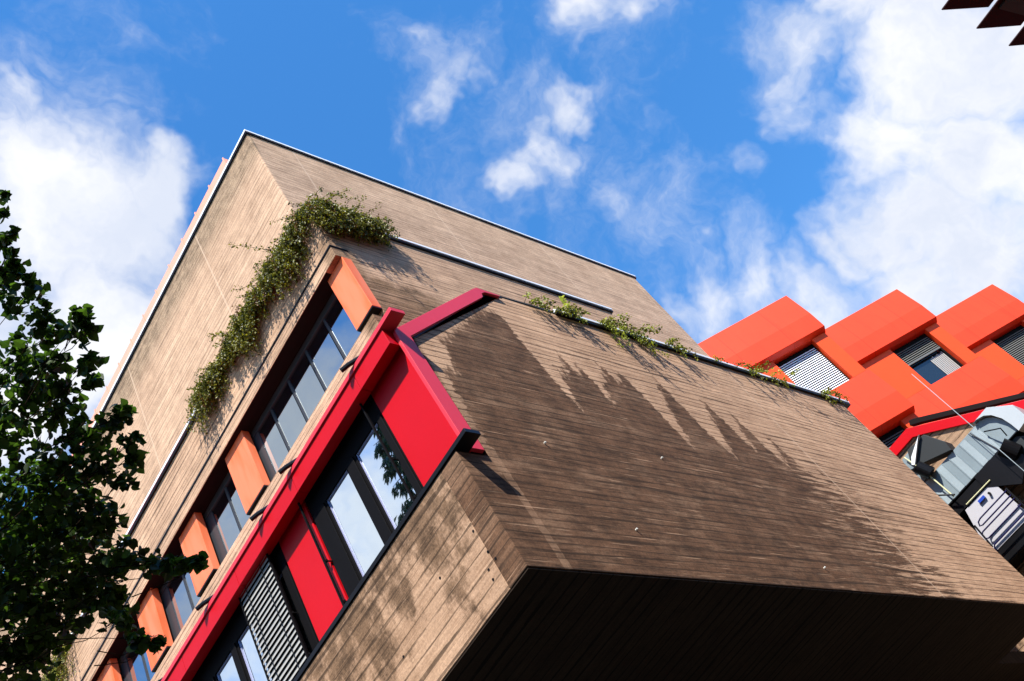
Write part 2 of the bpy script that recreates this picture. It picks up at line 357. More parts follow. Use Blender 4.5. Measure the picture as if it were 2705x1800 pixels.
# lower window strip -----------------------------------------
def strip_panel(y0, y1, lab=None):
    o = MB().box(5.540, 5.585, y0, y1, 5.339, 6.93).build('red_panel', M['red'], bd, bevel=.003)
    if lab: tag(o, lab)
strip_panel(Y1+.002, 4.385); strip_panel(5.79, 6.345); strip_panel(9.75, 10.30); strip_panel(12.3, 12.85)
def win(name, y0, y1, panes, z0=5.34, z1=6.90, x=5.56, gm='glass1', blindrow=None, head=6.56):
    f = MB()                                     # frame members butted round the openings
    f.box(x, x+.07, y0, y1, head, z1); f.box(x, x+.07, y0, y1, z0, 5.455)
    es = [y0] + [v for p in panes for v in p] + [y1]
    for a, e in zip(es[0::2], es[1::2]):
        f.box(x, x+.07, a, e, 5.455, head)
        f.box(x-.018, x, a+.028, e-.028, 5.455, head)
    fr = f.build(name, M['frame'], bd, bevel=.003)
    for (a, e) in panes:
        MB().box(x+.03, x+.04, a, e, 5.455, head).build('pane', M[gm], fr)
        r = MB()
        for (p, q, u, v) in ((a, a+.013, 5.455, head), (e-.013, e, 5.455, head), (a+.013, e-.013, 5.455, 5.468), (a+.013, e-.013, head-.013, head)):
            r.box(x+.018, x+.030, p, q, u, v)
        r.build('reflection_edge', M['reflection_edge'], fr)
    return fr
w1 = win('window', 4.387, 5.788, [(4.51,4.93),(5.11,5.53)])
w2 = win('window', 6.347, 9.745, [(6.50,7.10),(7.17,7.53),(7.68,8.05),(8.22,8.60),(8.80,9.2)])
w3 = win('window', 10.302, 12.298, [(10.5,11.0),(11.2,11.7)])
for w, yr in ((w1, 4.49), (w1, 5.78), (w2, 6.485), (w2, 7.125)):
    g = MB(); g.box(5.455, 5.475, yr-.008, yr+.008, 5.34, 6.81)
    for zz in (5.50, 6.0): g.box(5.475, 5.56, yr-.006, yr+.006, zz-.006, zz+.006); g.box(5.487, 5.50, yr-.014, yr+.02, zz-.012, zz+.012)
    g.build('guide_rail', M['frame'], w)
s = MB(); nsl = 24
for i in range(nsl):
    zc = 5.375 + i*(6.80-5.375)/(nsl-1)
    tilt = .030 + .002*math.sin(i*1.7)
    s.add([(5.458, 6.495, zc-tilt), (5.458, 7.115, zc-tilt), (5.482, 7.115, zc+tilt), (5.482, 6.495, zc+tilt),
           (5.462, 6.495, zc-tilt), (5.462, 7.115, zc-tilt), (5.486, 7.115, zc+tilt), (5.486, 6.495, zc+tilt)],
          [(0,1,2,3),(7,6,5,4),(0,4,5,1),(3,2,6,7),(0,3,7,4),(1,5,6,2)])
s.build('blind', M['blind'], w2)
MB().box(5.495, 5.505, 6.495, 7.115, 5.35, 6.81).build('blind_backing', M['rubber'], w2)
s = MB()
for yy in (6.64, 6.97): s.box(5.452, 5.456, yy-.004, yy+.004, 5.36, 6.82)
s.build('blind_cord', M['black'], w2)
MB().box(5.66, 5.9, Y1+.3, YF, 5.34, 6.90).build('dark_interior', M['rubber'], bd)

# middle volume ----------------------------------------------
m = MB()
m.prism([(6.797,6.9),(12.51,6.9),(12.51,11.14),(X2,11.14),(X2,10.33),(X2+.03,10.33),(X2+.03,10.30),(X2,10.30),(X2,10.10),(6.797,10.10)], XZ, Y2, Y2+.25)
m.build('upper_wall', M['upper'], bd, bevel=.004)
MB().box(12.28, 12.50, Y2+.25, Y3, 6.9, 11.14).build('side_wall', M['upper'], bd)
f = MB(); f.box(X2, X2+.30, Y2+.25, YF, 10.33, 11.14); f.box(X2+.03, X2+.30, Y2+.25, YF, 10.30, 10.33); f.box(X2, X2+.30, Y2+.25, YF, 10.10, 10.30)
f.build('fascia', M['upper'], bd)
g = MB(); g.box(X2-.012, X2+.002, Y2-.012, YF, 10.300, 10.325); g.box(X2+.002, X2+.26, Y2-.012, Y2+.001, 10.300, 10.325)
g.build('drip_groove', M['black'], bd)
MB().prism([(X2,7.2),(6.84,7.2),(6.84,8.79),(6.70,8.83),(X2,8.83)], XZ, Y2, YF).build('parapet', M['upper'], bd, bevel=.006)
cap([(X2-.045,X2+.16,Y2-.045,YF,.012,.012),(X2+.161,12.56,Y2-.045,Y2+.16,.0,.012)], 11.20, bd)
MB().box(X2+.16, X3, Y2+.16, YF, 11.02, 11.10).build('planter_bed', M['bark'], bd)
# orange panels
def opanel(y0, y1, lab=None, corner=False):
    x1_ = 6.795 if corner else 6.765
    o = MB().box(6.652, x1_, y0, y1, 9.035, 10.097).build('orange_panel', M['orange'], bd, bevel=.004)
    if lab: tag(o, lab)
    MB().box(6.655, x1_, y0+.004, y1-.004, 9.015, 9.033).build('panel_underside_shade', M['black'], bd)  # black strip paints the open shade on the panel's underside
opanel(Y2-.004, 4.98, 'corner orange panel that turns onto the end face', True)
for a in (7.47, 8.98, 10.48, 11.98, 13.48, 14.98): opanel(a, a+.52)
PX = 6.82
def urow(y0, y1, mull):
    f = MB(); es = [y0] + mull + [y1]
    f.box(PX-.02, PX+.05, y0, y1, 9.98, 10.09); f.box(PX-.02, PX+.05, y0, y1, 8.84, 8.93)
    for i, e in enumerate(es):
        a, b2 = (e, e+.04) if i == 0 else ((e-.24, e) if i == len(es)-1 else (e-.020, e+.020))
        f.box(PX-.012, PX+.05, a, b2, 8.931, 9.979)
    fr = f.build('window', M['greyframe'], bd, bevel=.003)
    for a, e in zip(es[:-1], es[1:]):
        MB().box(PX, PX+.008, a+.041, e-(.241 if e == es[-1] else .021), 8.931, 9.979).build('pane', M['glass2'], fr)
    return fr
urow(4.70, 7.60, [5.46,5.97,6.47,6.97])
for a in (7.92, 9.42, 10.92, 12.42, 13.92): urow(a, a+1.14, [a+.47])
MB().box(6.95, 7.05, Y2+.27, YF, 8.84, 10.4).build('dark_interior', M['rubber'], bd)
MB().box(6.575, 7.0, Y2+.27, YF, 10.093, 10.099).build('head_shade', M['rubber'], bd)  # dark sheet paints shade on the underside of the fascia

# tower --------------------------------------------------------
MB().box(X3, 16.78, Y3, YF, 8.2, 14.93).build('tower_wall', M['tower'], bd, bevel=.025)
cap([(X3-.035,X3+.3,Y3-.035,YF,.012,.012),(X3+.301,16.82,Y3-.035,Y3+.3,.0,.012)], 14.985, bd)
r = MB(); r.box(7.52, 7.60, 6.2, YF, 14.99, 16.14); roof = r.build('roof_upstand', M['salmon'], bd)
r = MB()
for k in range(34): r.box(7.505, 7.52, 6.2+k*.58, 6.2+k*.58+.03, 15.0, 16.17)
r.build('standing_seam', M['salmon'], roof)
# small fixings in the end wall
for (x, z) in ((6.62,5.62),(8.45,5.75),(7.05,4.55),(9.9,4.30)):
    q = MB(); q.tube([(x, Y1+.004, z), (x, Y1-.022, z+.002)], .009, 10); q.build('tie_plug', M['brass'], bd, smooth=False)
for (y, z) in ((4.03,4.62),(3.98,4.28),(4.01,4.38),(4.10,4.18),(4.09,4.27),(4.55,4.62),(5.28,4.45)):
    q = MB(); q.tube([(X1+.003, y, z), (X1-.004, y, z)], .011, 10); q.build('tie_hole', M['black'], bd)

# ================================================================ ORANGE BUILDING (azimuth of its own)
NX, NY = .7547, .6561; UX, UY = .6561, -.7547
ob = empty('orange_building', (20*NX+11*UX, 20*NY+11*UY, GROUND), 'orange-red metal clad building stepping back in sawtooth bays with hooded windows', 'building')
def bay(D, R, first=False):
    W = 3.8
    fn = lambda off, z, u: ((D-off)*NX+u*UX, (D-off)*NY+u*UY, z)
    bx = lambda mb, u0, u1, o0, o1, z0, z1: mb.prism([(o0,z0),(o1,z0),(o1,z1),(o0,z1)], fn, u0, u1)
    L = R-W
    for k in range(4):
        zo = -3.165*k
        b0 = 10.80-3.165+.0 if False else None
        hood = [(-.30,15.47),(0,15.47),(.14,14.50),(.15,13.94),(.13,13.93),(-.02,13.885),(-.30,13.885)]
        if k: hood = [(-.30,15.477),(0,15.477),(.14,14.50),(.15,13.94),(.13,13.93),(-.02,13.885),(-.30,13.885)]
        pts = [(a, z+zo) for a, z in hood]
        MB().prism(pts, fn, L+.004, R+.02).build('window_hood', M['orange2'], ob, bevel=.004)
        u0, u1 = R-1.61, R-.41
        for a, e in ((L+.03, u0), (u1, R-.03)):
            m_ = MB(); bx(m_, a, e, -.30, -.02, 12.325+zo, 13.88+zo); m_.build('orange_panel', M['orange3'], ob, bevel=.003)
        f = MB(); bx(f, u0+.002, u0+.05, -.29, -.20, 12.325+zo, 13.87+zo); bx(f, u1-.05, u1-.002, -.29, -.20, 12.325+zo, 13.87+zo)
        bx(f, u0+.05, u1-.05, -.29, -.20, 13.72+zo, 13.87+zo)
        fr = f.build('window', M['frame'], ob)
        g = MB(); bx(g, u0+.051, u1-.051, -.28, -.27, 12.325+zo, 13.715+zo); g.build('pane', M['glass3'], fr)
        # blind
        full = not (first is False and D < 23 and k == 0)
        mat = 'whiteblind' if (first and k == 0) else 'shadeblind'
        s = MB(); zt = 13.74; n = 22 if full else 7
        for i in range(n):
            zc = zt + zo - .03 - i*.064
            s.prism([(-.175,zc-.026),(-.145,zc+.020),(-.148,zc+.023),(-.178,zc-.023)] if False else [(-.150,zc-.026),(-.180,zc+.022),(-.183,zc+.020),(-.153,zc-.028)], fn, u0+.055, u1-.055)
        if not full: 
            zc = zt + zo - .03 - n*.064
            bx(s, u0+.055, u1-.055, -.185, -.15, zc-.05, zc+.01)
        s.build('blind', M[mat], fr)
        if not full:
            cu = MB()
            for q in range(9):
                u = u1-.50+q*.05
                cu.prism([(-.25,12.33+zo),(-.26,12.33+zo),(-.26,13.1+zo+.03*(q%3)),(-.25,13.1+zo+.03*(q%3))], fn, u, u+.036)
            cu.build('curtain', M['blind'], fr)
        gg = MB(); bx(gg, L+.02, R-.02, -.30, -.10, 12.312+zo, 12.323+zo); gg.build('seam_strip', M['rubber'], ob)
    bw = MB(); bx(bw, L+.006, R-.006, -9, -.302, GROUND, 15.46); bw.build('bay_wall', M['rubber'] if False else M['orange2'], ob)
bay(20.0, 11.56, True); bay(22.2, 15.36); bay(24.45, 19.2); bay(26.6, 23.0)

# ================================================================ WING WITH RED EDGE
XW = 18.0
wg = empty('wing_building', (XW, 3.0, GROUND), 'concrete wing with a red edged sloping roof line below the orange building', 'building')
wp = [(9.0,GROUND),(9.0,8.20),(3.86,8.20),(3.80,8.17),(2.12,6.98),(0.6,5.9),(0.6,GROUND)]
# wall with a window opening at y 3.45..4.22, z 5.40..6.50
w = MB()
w.prism([(9,GROUND),(9,5.52),(.6,5.52),(.6,GROUND)], YZ, XW, XW+.3)
w.prism([(9,5.52),(9,6.62),(4.34,6.62),(4.34,5.52)], YZ, XW, XW+.3)
w.prism([(3.50,5.52),(3.50,6.62),(1.62,6.62),(.6,5.9),(.6,5.52)], YZ, XW, XW+.3)
w.prism([(9,6.62),(9,8.20),(3.86,8.20),(1.62,6.62)], YZ, XW, XW+.3)
w.build('wall', M['wing'], wg)
MB().prism([(9.0,8.19),(9.0,8.385),(3.82,8.385),(3.74,8.33),(0.8,6.22),(0.8,6.00),(3.66,8.06),(3.86,8.19)], YZ, XW-.05, XW+.25).build('red_edge', M['red'], wg, bevel=.004)
MB().prism([(3.50,5.52),(4.34,5.52),(4.34,6.62),(3.50,6.62)], YZ, XW+.20, XW+.3).build('window_back', M['rubber'], wg)
MB().prism([(3.40,5.63),(4.20,5.63),(4.20,6.02),(4.06,6.44),(3.40,6.44)], YZ, XW-.53, XW-.50).build('white_panel', M['cream'], wg, bevel=.004)
MB().box(XW-.52, XW-.01, 3.15, 4.50, 5.38, 5.62).build('ledge', M['black'], wg)
MB().box(XW-.52, XW-.01, 4.21, 4.27, 5.621, 6.66).build('jamb', M['black'], wg)
MB().box(XW-.515, XW-.01, 3.40, 4.209, 6.47, 6.66).build('lintel', M['black'], wg)
MB().box(XW+.3, 22.0, .9, 4.0, GROUND, 5.9).build('back_wall', M['wing'], wg)
# dark roof gutter and lamp strip between the orange hoods and the red edge
MB().prism([(3.76,8.42),(3.60,8.32),(0.8,6.27),(0.8,6.37),(3.60,8.45),(3.70,8.50)], YZ, XW+.05, XW+.22).build('gutter', M['rubber'], wg, bevel=.01)

# window guard rails in front of the white panel
gr = empty('window_guard_rail', (XW-.3, 4.0, 5.2), 'dark navy bent tube guard rails in front of the pale panel on the wing', 'railing')
xr = 17.30
MB().tube([(xr,3.30,6.11),(xr,3.95,6.11),(xr,4.015,6.09),(xr,4.045,6.03),(xr,4.0,6.01),(xr,3.30,6.01)], .013, 8).build('rail', M['pipe'], gr, smooth=True)
MB().tube([(xr,3.30,5.935),(xr,4.08,5.935),(xr,4.125,5.91),(xr,4.13,5.83),(xr,4.09,5.80),(xr,3.30,5.80)], .013, 8).build('rail', M['pipe'], gr, smooth=True)
MB().tube([(xr,3.30,5.665),(xr,4.10,5.665),(xr,4.14,5.63),(xr,4.14,5.55)], .013, 8).build('rail', M['pipe'], gr, smooth=True)
MB().tube([(xr+.15,3.40,6.47),(xr+.15,3.97,6.48)], .012, 8).build('lamp_tube', M['yellow'], gr)
MB().tube([(xr,4.15,5.66),(xr,4.10,6.10)], .016, 8).build('brace', M['black'], gr)
MB().tube([(xr,3.30,6.14),(xr,3.32,5.60)], .018, 8).build('post', M['black'], gr)
q = MB(); q.tube([(xr+.12,3.57,6.33),(xr+.16,3.57,6.33)], .022, 12); q.build('knob', M['black'], gr)
MB().box(xr+.13, xr+.16, 3.66, 3.80, 6.33, 6.38).build('blue_tag', M['pipeblue'], gr)

# large sheet-metal duct -----------------------------------------
dk = empty('ventilation_duct', (17.5, 3.6, 6.7), 'large galvanised sheet metal duct with ribbed seams and a rounded end on the concrete wing', 'duct')
d = MB()
outl = [(5.6,6.715),(5.6,7.275),(2.96,7.285),(2.80,7.29),(2.68,7.24),(2.58,7.15),(2.50,6.98),(2.485,6.80),(2.50,6.715)]
d.prism(outl, YZ, 17.5, 17.95); dm = d.build('casing', M['zinc'], dk, bevel=.006)
s = MB()
for k in range(18):
    y = 2.87+k*.147
    s.prism([(y,6.72),(y+.014,6.72),(y+.014,7.27),(y,7.27)], YZ, 17.488, 17.50)
s.build('rib', M['zinc'], dm)
pan = MB()
for k in range(0, 18, 2):
    y = 2.884+k*.147
    pan.prism([(y+.002,6.722),(y+.131,6.722),(y+.131,7.262),(y+.002,7.262)], YZ, 17.493, 17.4995)
pan.build('sheet_panel', M['zincmid'], dm)
MB().prism([(2.88,7.31),(2.53,7.32),(2.22,7.02),(2.22,6.70),(2.478,6.66),(2.478,6.82),(2.50,7.0),(2.57,7.17),(2.66,7.26),(2.80,7.31)], YZ, 17.42, 17.93).build('hood', M['zinclight'], dk, bevel=.006)
MB().tube([(17.47,3.04,7.25),(17.47,2.93,6.70)], .010, 6).build('strut', M['greyframe'], dk)
MB().tube([(17.44,2.86,7.08),(17.3,2.62,6.86),(17.40,2.66,6.74)], .012, 6).build('strut', M['black'], dk)
fan = MB(); fan.tube([(17.42,2.86,6.70),(17.52,2.78,6.46)], .15, 20); fan.build('fan_housing', M['black'], dk, smooth=False)
MB().prism([(2.95,6.70),(3.1,6.70),(3.2,6.2),(2.95,6.1),(2.55,6.2),(2.45,6.55),(2.6,6.68)], YZ, 17.55, 17.8).build('lower_casing', M['slate'], dk, bevel=.005)
MB().prism([(3.55,6.70),(2.72,6.70),(2.74,6.30),(3.10,6.06),(3.55,6.46)], YZ, 17.46, 17.545).build('dark_shaft', M['black'], dk)
MB().box(17.495, 17.955, 2.49, 5.6, 6.700, 6.713).build('duct_shade', M['black'], dk)  # black sheet paints the shaded underside of the duct

d2 = empty('extract_hood', (17.3, 3.9, 7.4), 'small square metal exhaust cowl with black fan beside the large duct', 'duct')
MB().prism([(3.58,7.83),(3.98,7.86),(4.08,7.70),(4.06,7.56),(3.96,7.50),(3.45,7.28),(3.42,7.46)], YZ, 17.42, 17.7).build('cowl', M['slate'], d2, bevel=.006)
MB().prism([(3.62,7.87),(3.66,7.85),(4.06,7.56),(4.10,7.60),(4.0,7.70)], YZ, 17.36, 17.41).build('cowl_rim', M['white'], d2)
MB().prism([(3.66,7.86),(4.02,7.83),(4.17,7.82),(4.24,7.60),(4.12,7.56),(4.06,7.60)], YZ, 17.43, 17.60).build('cowl_side', M['zinc'], d2, bevel=.004)
MB().tube([(17.36,4.06,7.50),(17.42,3.98,7.26)], .115, 20).build('fan_housing', M['black'], d2)
MB().prism([(4.20,7.70),(4.60,7.70),(4.60,7.30),(4.05,7.30)], YZ, 17.5, 17.7).build('side_duct', M['zinc'], d2)
MB().tube([(17.38,4.10,7.80),(17.38,4.06,7.54)], .014, 6).build('support_rod', M['yellow'], d2)
MB().tube([(17.38,4.03,7.26),(17.38,4.0,6.70)], .014, 6).build('support_rod', M['yellow'], d2)
MB().tube([(17.36,4.25,6.98),(17.36,3.96,6.70)], .016, 6).build('support_rod', M['black'], d2)
o = MB().tube([(17.20,2.88,8.62),(17.20,2.88,7.28),(17.20,2.88,5.0)], .0065, 6).build('lightning_rod', M['zincmid'])
tag(o, 'thin pale rod rising past the large metal duct in front of the orange building', 'rod')

# ================================================================ SAWTOOTH EAVES AT THE TOP RIGHT
ea = empty('eaves_building', (22, -9, GROUND), 'dark sawtooth roof eaves cutting into the top right corner of the sky', 'building')
for k in range(4):
    ox, oy = 1.37*k, -.19*k
    t_ = MB(); t_.prism([(18.74+ox,-2.80+oy),(19.97+ox,-3.44+oy),(19.97+ox,-6.2+oy),(18.74+ox,-6.2+oy)], XY, 14.0, 14.05)
    e_ = t_.build('eave', M['darkred'], ea, bevel=.02)
    t_ = MB(); t_.prism([(18.87+ox,-3.36+oy),(19.92+ox,-3.66+oy),(19.92+ox,-6.1+oy),(18.87+ox,-6.1+oy)], XY, 13.96, 13.997)
    t_.build('soffit_panel', M['slate'], e_)
MB().box(18.9, 26, -14, -6.5, GROUND, 13.9).build('wall', M['tower'], ea)
# walls added out of view behind the viewer to block sky light
cy = empty('sky_blocker_walls', (-4, -9, GROUND), 'brown concrete walls added unseen behind the viewer to block sky light', 'building')
w_ = MB(); w_.box(-16, 18.8, -16, -9.0, GROUND, 14.5); w_.box(-22, -16.01, -16, 34, GROUND, 9.5); w_.build('wall', M['wing'], cy)  # added sky-blocking walls, out of view
for z0 in (2.0, 5.4, 8.8, 12.0):
    w_ = MB(); w_.box(-15, 18.0, -8.998, -8.95, z0, z0+1.3); w_.build('window', M['glass3'], cy)  # window bands only dress the added sky-blocking walls
for z0 in (2.0, 5.4):
    w_ = MB(); w_.box(-16.008, -15.96, -8, 33, z0, z0+1.3); w_.build('window', M['glass3'], cy)  # window bands only dress the added sky-blocking walls

# ================================================================ PLANTS
def leaf_mesh(points, dirs, sizes, rnd, shape='quad', aspect=.7):
    """many small folded leaves as one numpy block; returns verts, faces"""
    n = len(points)
    d = dirs/np.linalg.norm(dirs, axis=1, keepdims=True)
    a = np.cross(d, rnd); a /= np.linalg.norm(a, axis=1, keepdims=True)+1e-9
    nn = np.cross(d, a)
    if shape == 'quad':
        prof = [(0,0,0),(.45,.5,.10),(1,0,0),(.45,-.5,.10)]
        faces = [(0,1,2),(0,2,3)]
    else:                                        # heart-shaped leaf, folded along the midrib
        prof = [(0,0,0),(-.10,.26,.06),(.12,.50,.12),(.45,.50,.12),(.78,.26,.05),(1.05,0,-.08),(.78,-.26,.05),(.45,-.50,.12),(.12,-.50,.12),(-.10,-.26,.06)]
        faces = [(0,1,2,3,4,5),(0,5,6,7,8,9)]
    V = np.concatenate([(points + sizes[:,None]*(p[0]*d + aspect*2*p[1]*.5*a*2*.5 + p[2]*nn))[:,None,:] for p in prof], axis=1)
    m = len(prof); V = V.reshape(-1, 3)
    F = [tuple(i*m+q for q in f) for i in range(n) for f in faces]
    return V, F
def raw_obj(name, V, F, mats, parent, mi=None):
    me = bpy.data.meshes.new(name); off = wloc(parent) if parent else Vector((0,0,0))
    V = V - np.array(off)[None]
    me.from_pydata(V.tolist(), [], F)
    for m_ in (mats if isinstance(mats, list) else [mats]): me.materials.append(m_)
    if mi is not None: me.polygons.foreach_set('material_index', mi)
    me.update(); o = bpy.data.objects.new(name, me); return link(o, parent)
def rand_dir(n):
    v = rng.normal(size=(n,3)); return v/np.linalg.norm(v, axis=1, keepdims=True)

def shrub(name, label, starts, group, stick=.0, nl=.017, lsize=.030, mats=('shrub','shrubred'), redshare=.0, length=(.25,.8), spread=1.0, name_grp=True):
    """arching, hanging branches with tiny leaves. starts: (point, outward direction, length factor)"""
    base = Vector(starts[0][0])
    r = empty(name, base, label, 'plant', group)
    tw = MB(); P_, D_, I_ = [], [], []
    for (p, out, lf) in starts:
        L = random.uniform(*length)*lf; n = max(6, int(L/.035)); pos = Vector(p); stiff = random.random() < stick; dr = .03 if stiff else 1.0
        vdir = (Vector(out)*random.uniform(.12,.55)*spread + Vector((random.uniform(-.5,.5), random.uniform(-.5,.5), random.uniform(-.5,.28)))).normalized()
        vdir = (Vector(out) + Vector((random.uniform(-.15,.15), random.uniform(-.15,.15), random.uniform(-.55,-.1)))).normalized() if stiff else vdir
        pts = [pos.copy()]; red = random.random() < redshare
        for i in range(n):
            vdir = (vdir + Vector((random.uniform(-.12,.12), random.uniform(-.12,.12), (-.22-.08*random.random())*dr))).normalized()
            pos = pos + vdir*L/n
            if out[0] < -.5 and pos.x > out_lim[0]: pos.x = out_lim[0]-.01*random.random()
            if out[1] < -.5 and pos.y > out_lim[1]: pos.y = out_lim[1]-.01*random.random()
            pts.append(pos.copy())
        tw.tube(pts[::2] + ([pts[-1]] if len(pts) % 2 == 0 else []), .0045, 3, .0015, cap=False)
        cnt = int(L/nl)
        for _ in range(cnt):
            k = random.uniform(.05, 1)*(len(pts)-1); i = min(int(k), len(pts)-2); q = pts[i].lerp(pts[i+1], k-i)
            P_.append(q + Vector((random.gauss(0,.016), random.gauss(0,.016), random.gauss(0,.016)))); I_.append(1 if red else 0)
            D_.append((pts[i+1]-pts[i]).normalized() + Vector(rand_dir(1)[0])*.9)
    tw.build('stem', M['twig'], r, fix=False)
    P_ = np.array(P_); D_ = np.array(D_)
    V, F = leaf_mesh(P_, D_, rng.uniform(.6,1.25,len(P_))*lsize, rand_dir(len(P_)))
    raw_obj('foliage', V, F, [M[mats[0]], M[mats[1]]], r, [i for i in I_ for _ in (0,1)])
    return r
out_lim = (X2-.03, Y2-.03)
st = []
for i in range(800):                               # along the left ledge from the corner
    f = random.random()**.85; y = Y2 - .05 + 3.35*f
    w_ = 1.15 - .45*f + .28*math.sin(y*5.1) + .12*math.sin(y*13)
    st.append(((X2 - .02 + random.uniform(-.05,.30), y, 11.19 + random.uniform(0,.10)), (-1, random.uniform(-.2,.5), 0), max(.35, w_)))
for i in range(560):                               # round the corner along the right ledge
    x = X2 + 1.05*random.random()**.9
    st.append(((x, Y2 - .02 + random.uniform(-.05,.25), 11.19 + random.uniform(0,.12)), (random.uniform(-.3,.6), -1, 0), 1.15 - .35*(x-X2)))
shrub('hanging_shrub', 'dense dark green shrub draped over the building corner above the orange windows', st, None, redshare=.05, stick=.02, length=(.18,.70), lsize=.036, nl=.012)
for yc, n, lab in ((13.3, 90, 'small green shrub hanging over the left ledge behind the tree'), (16.6, 150, 'bright green shrub on the far left end of the ledge, low in the picture')):
    st = [((X2 - .02 + random.uniform(-.05,.3), yc + random.gauss(0,.35), 11.2), (-1, random.uniform(-.4,.4), 0), 1.3) for _ in range(n)]
    shrub('hanging_shrub', lab, st, None, mats=('shrubbright','shrub'), redshare=.5)
out_lim = (-99, Y1-.06)
LED = 'trailing plants along the coping of the stained end wall'
def trail(x0, x1, n, label, mats=('shrub','shrubbright'), lf=.5, side=(.3,-.6)):
    st = [((random.uniform(x0,x1), Y1 + random.uniform(-.05,.2), 8.56), (random.uniform(-.2,1.0), random.uniform(-1,-.3), 0), lf) for _ in range(n)]
    shrub('trailing_plant', label, st, LED, mats=mats, redshare=.45, lsize=.038, nl=.009, stick=.12)
trail(8.25, 8.60, 14, 'small tuft of trailing green at the left start of the white coping', lf=.34)
trail(8.78, 9.02, 22, 'rounded green tuft left of the upright seedling on the coping', lf=.36)
trail(9.5, 10.45, 30, 'largest arching trailing plant on the middle of the coping', lf=.72)
trail(10.85, 11.2, 8, 'single arching sprig just before the orange hood on the coping', lf=.55)
trail(12.05, 12.15, 4, 'tiny tuft of leaves on the coping below the orange hood', lf=.22)
trail(12.5, 14.2, 18, 'long thin creeper lying along the coping below the white blind', lf=.55)
trail(15.0, 15.9, 16, 'last small creeper hanging off the right end of the coping', lf=.45)
# upright bright seedling
sd = empty('seedling', (9.12, Y1+.02, 8.55), 'upright yellow-green seedling with round leaves growing from the coping', 'plant')
pts = [(9.12,Y1-.02,8.55),(9.14,Y1-.03,8.70),(9.15,Y1-.03,8.83),(9.18,Y1-.02,8.96),(9.21,Y1-.02,9.06)]
MB().tube(pts, .008, 6, .004).build('stem', M['shrubbright'], sd)
PL = []; DL = []
for i in range(15):
    k = i/15*(len(pts)-1); j = min(int(k), len(pts)-2); q = Vector(pts[j]).lerp(Vector(pts[j+1]), k-j)
    PL.append(q); DL.append(Vector(((-1)**i, random.uniform(-.6,.2), random.uniform(0,.5))))
V, F = leaf_mesh(np.array(PL), np.array(DL), rng.uniform(.05,.075,15), np.array([(0,0,1)]*15)+rand_dir(15)*.5, 'heart', .8)
raw_obj('leaf', V, F, M['shrubbright'], sd)

# ---------------- linden tree at the left
CL = [(2.43,5.05,5.71,0.474),(2.65,5.27,5.40,0.444),(2.57,5.56,5.14,0.415),(2.64,4.74,5.60,0.260),(2.27,4.69,6.07,0.326),(2.23,4.25,6.15,0.217),(2.23,3.90,6.13,0.127),(2.09,3.80,6.24,0.169),(1.98,3.73,6.32,0.141),(2.39,3.78,5.90,0.104),(2.49,3.90,5.77,0.082),(2.39,3.67,5.96,0.060),(2.46,3.71,5.91,0.038),(2.34,3.99,6.16,0.086),(2.42,4.47,6.18,0.237),(2.57,4.48,5.98,0.146),(2.42,4.20,6.11,0.101),(2.68,4.36,5.62,0.127),(2.76,4.18,5.58,0.097),(2.87,4.28,5.45,0.089),(2.91,4.36,5.37,0.067),(2.80,4.13,5.60,0.050),(2.84,4.63,5.60,0.159),(2.91,4.54,5.35,0.073),(2.81,5.09,5.50,0.267),(2.92,4.88,5.34,0.144),(2.98,4.88,5.01,0.127),(3.10,4.79,4.87,0.100),(3.18,4.70,4.75,0.082),(3.27,4.66,4.73,0.060),(3.35,4.63,4.70,0.033),(3.32,4.62,4.73,0.033),(2.98,5.10,5.09,0.144),(2.94,5.38,5.14,0.207),(3.01,5.18,4.68,0.113),(3.09,5.15,4.49,0.083),(3.17,5.13,4.46,0.050),(3.20,5.11,4.46,0.025),(3.01,5.27,4.90,0.130),(2.83,5.60,5.12,0.240),(2.74,5.75,5.01,0.180),(2.54,5.77,4.93,0.089),(2.58,5.72,4.80,0.053),(1.89,3.55,6.45,0.084),(1.91,3.43,6.39,0.031),(1.93,3.54,6.32,0.039),(1.83,3.35,6.45,0.025),(1.80,3.26,6.51,0.022),(1.96,3.61,6.28,0.033),(2.60,4.11,5.84,0.062),(2.49,4.31,6.01,0.075),(2.64,4.53,5.77,0.116),(3.02,5.20,4.97,0.116),(1.75,5.1,6.0,0.55),(1.9,5.9,5.3,0.7),(2.41,6.25,5.24,0.629),(1.0,6.1,5.7,0.9),(2.83,5.97,6.11,0.733),(1.83,6.67,5.76,1.000),(0.3,5.9,6.4,1.1)]
tr = empty('linden_tree', (1.0, 6.6, GROUND), 'leafy linden tree with dark heart-shaped leaves at the lower left', 'tree')
hub = Vector((1.15, 6.3, 4.6))
MB().tube([(1.0,6.6,GROUND),(1.02,6.55,1.0),(1.1,6.4,3.2),hub,(1.2,6.0,6.0),(1.25,5.6,7.6)], .20, 12, .05).build('trunk', M['bark'], tr, smooth=True)
lb = MB()
for (x, y, z, r_) in CL:
    a = hub + Vector((0,0,random.uniform(-1.2,.9))); b_ = Vector((x,y,z)); mid = a.lerp(b_, .55) + Vector((random.uniform(-.15,.15), random.uniform(-.15,.15), .25))
    pts = [a.lerp(mid, s/4) for s in range(4)] + [mid.lerp(b_, s/5) for s in range(6)]
    for q_ in range(1, len(pts)-1): pts[q_] = pts[q_] + Vector(rand_dir(1)[0])*.05
    if r_ > .11: lb.tube(pts, .006+.02*r_, 5, .002, cap=False)
    else: lb.tube(pts[-3:], .004, 4, .0015, cap=False)
    for _ in range(3 if r_<.3 else 0):
        e = b_ + Vector(rand_dir(1)[0])*r_*.95; lb.tube([b_.lerp(mid,.1), b_.lerp(e,.5)+Vector((0,0,.03)), e], .003, 3, .001, cap=False)
lb.build('branch', M['twig'], tr, fix=False)
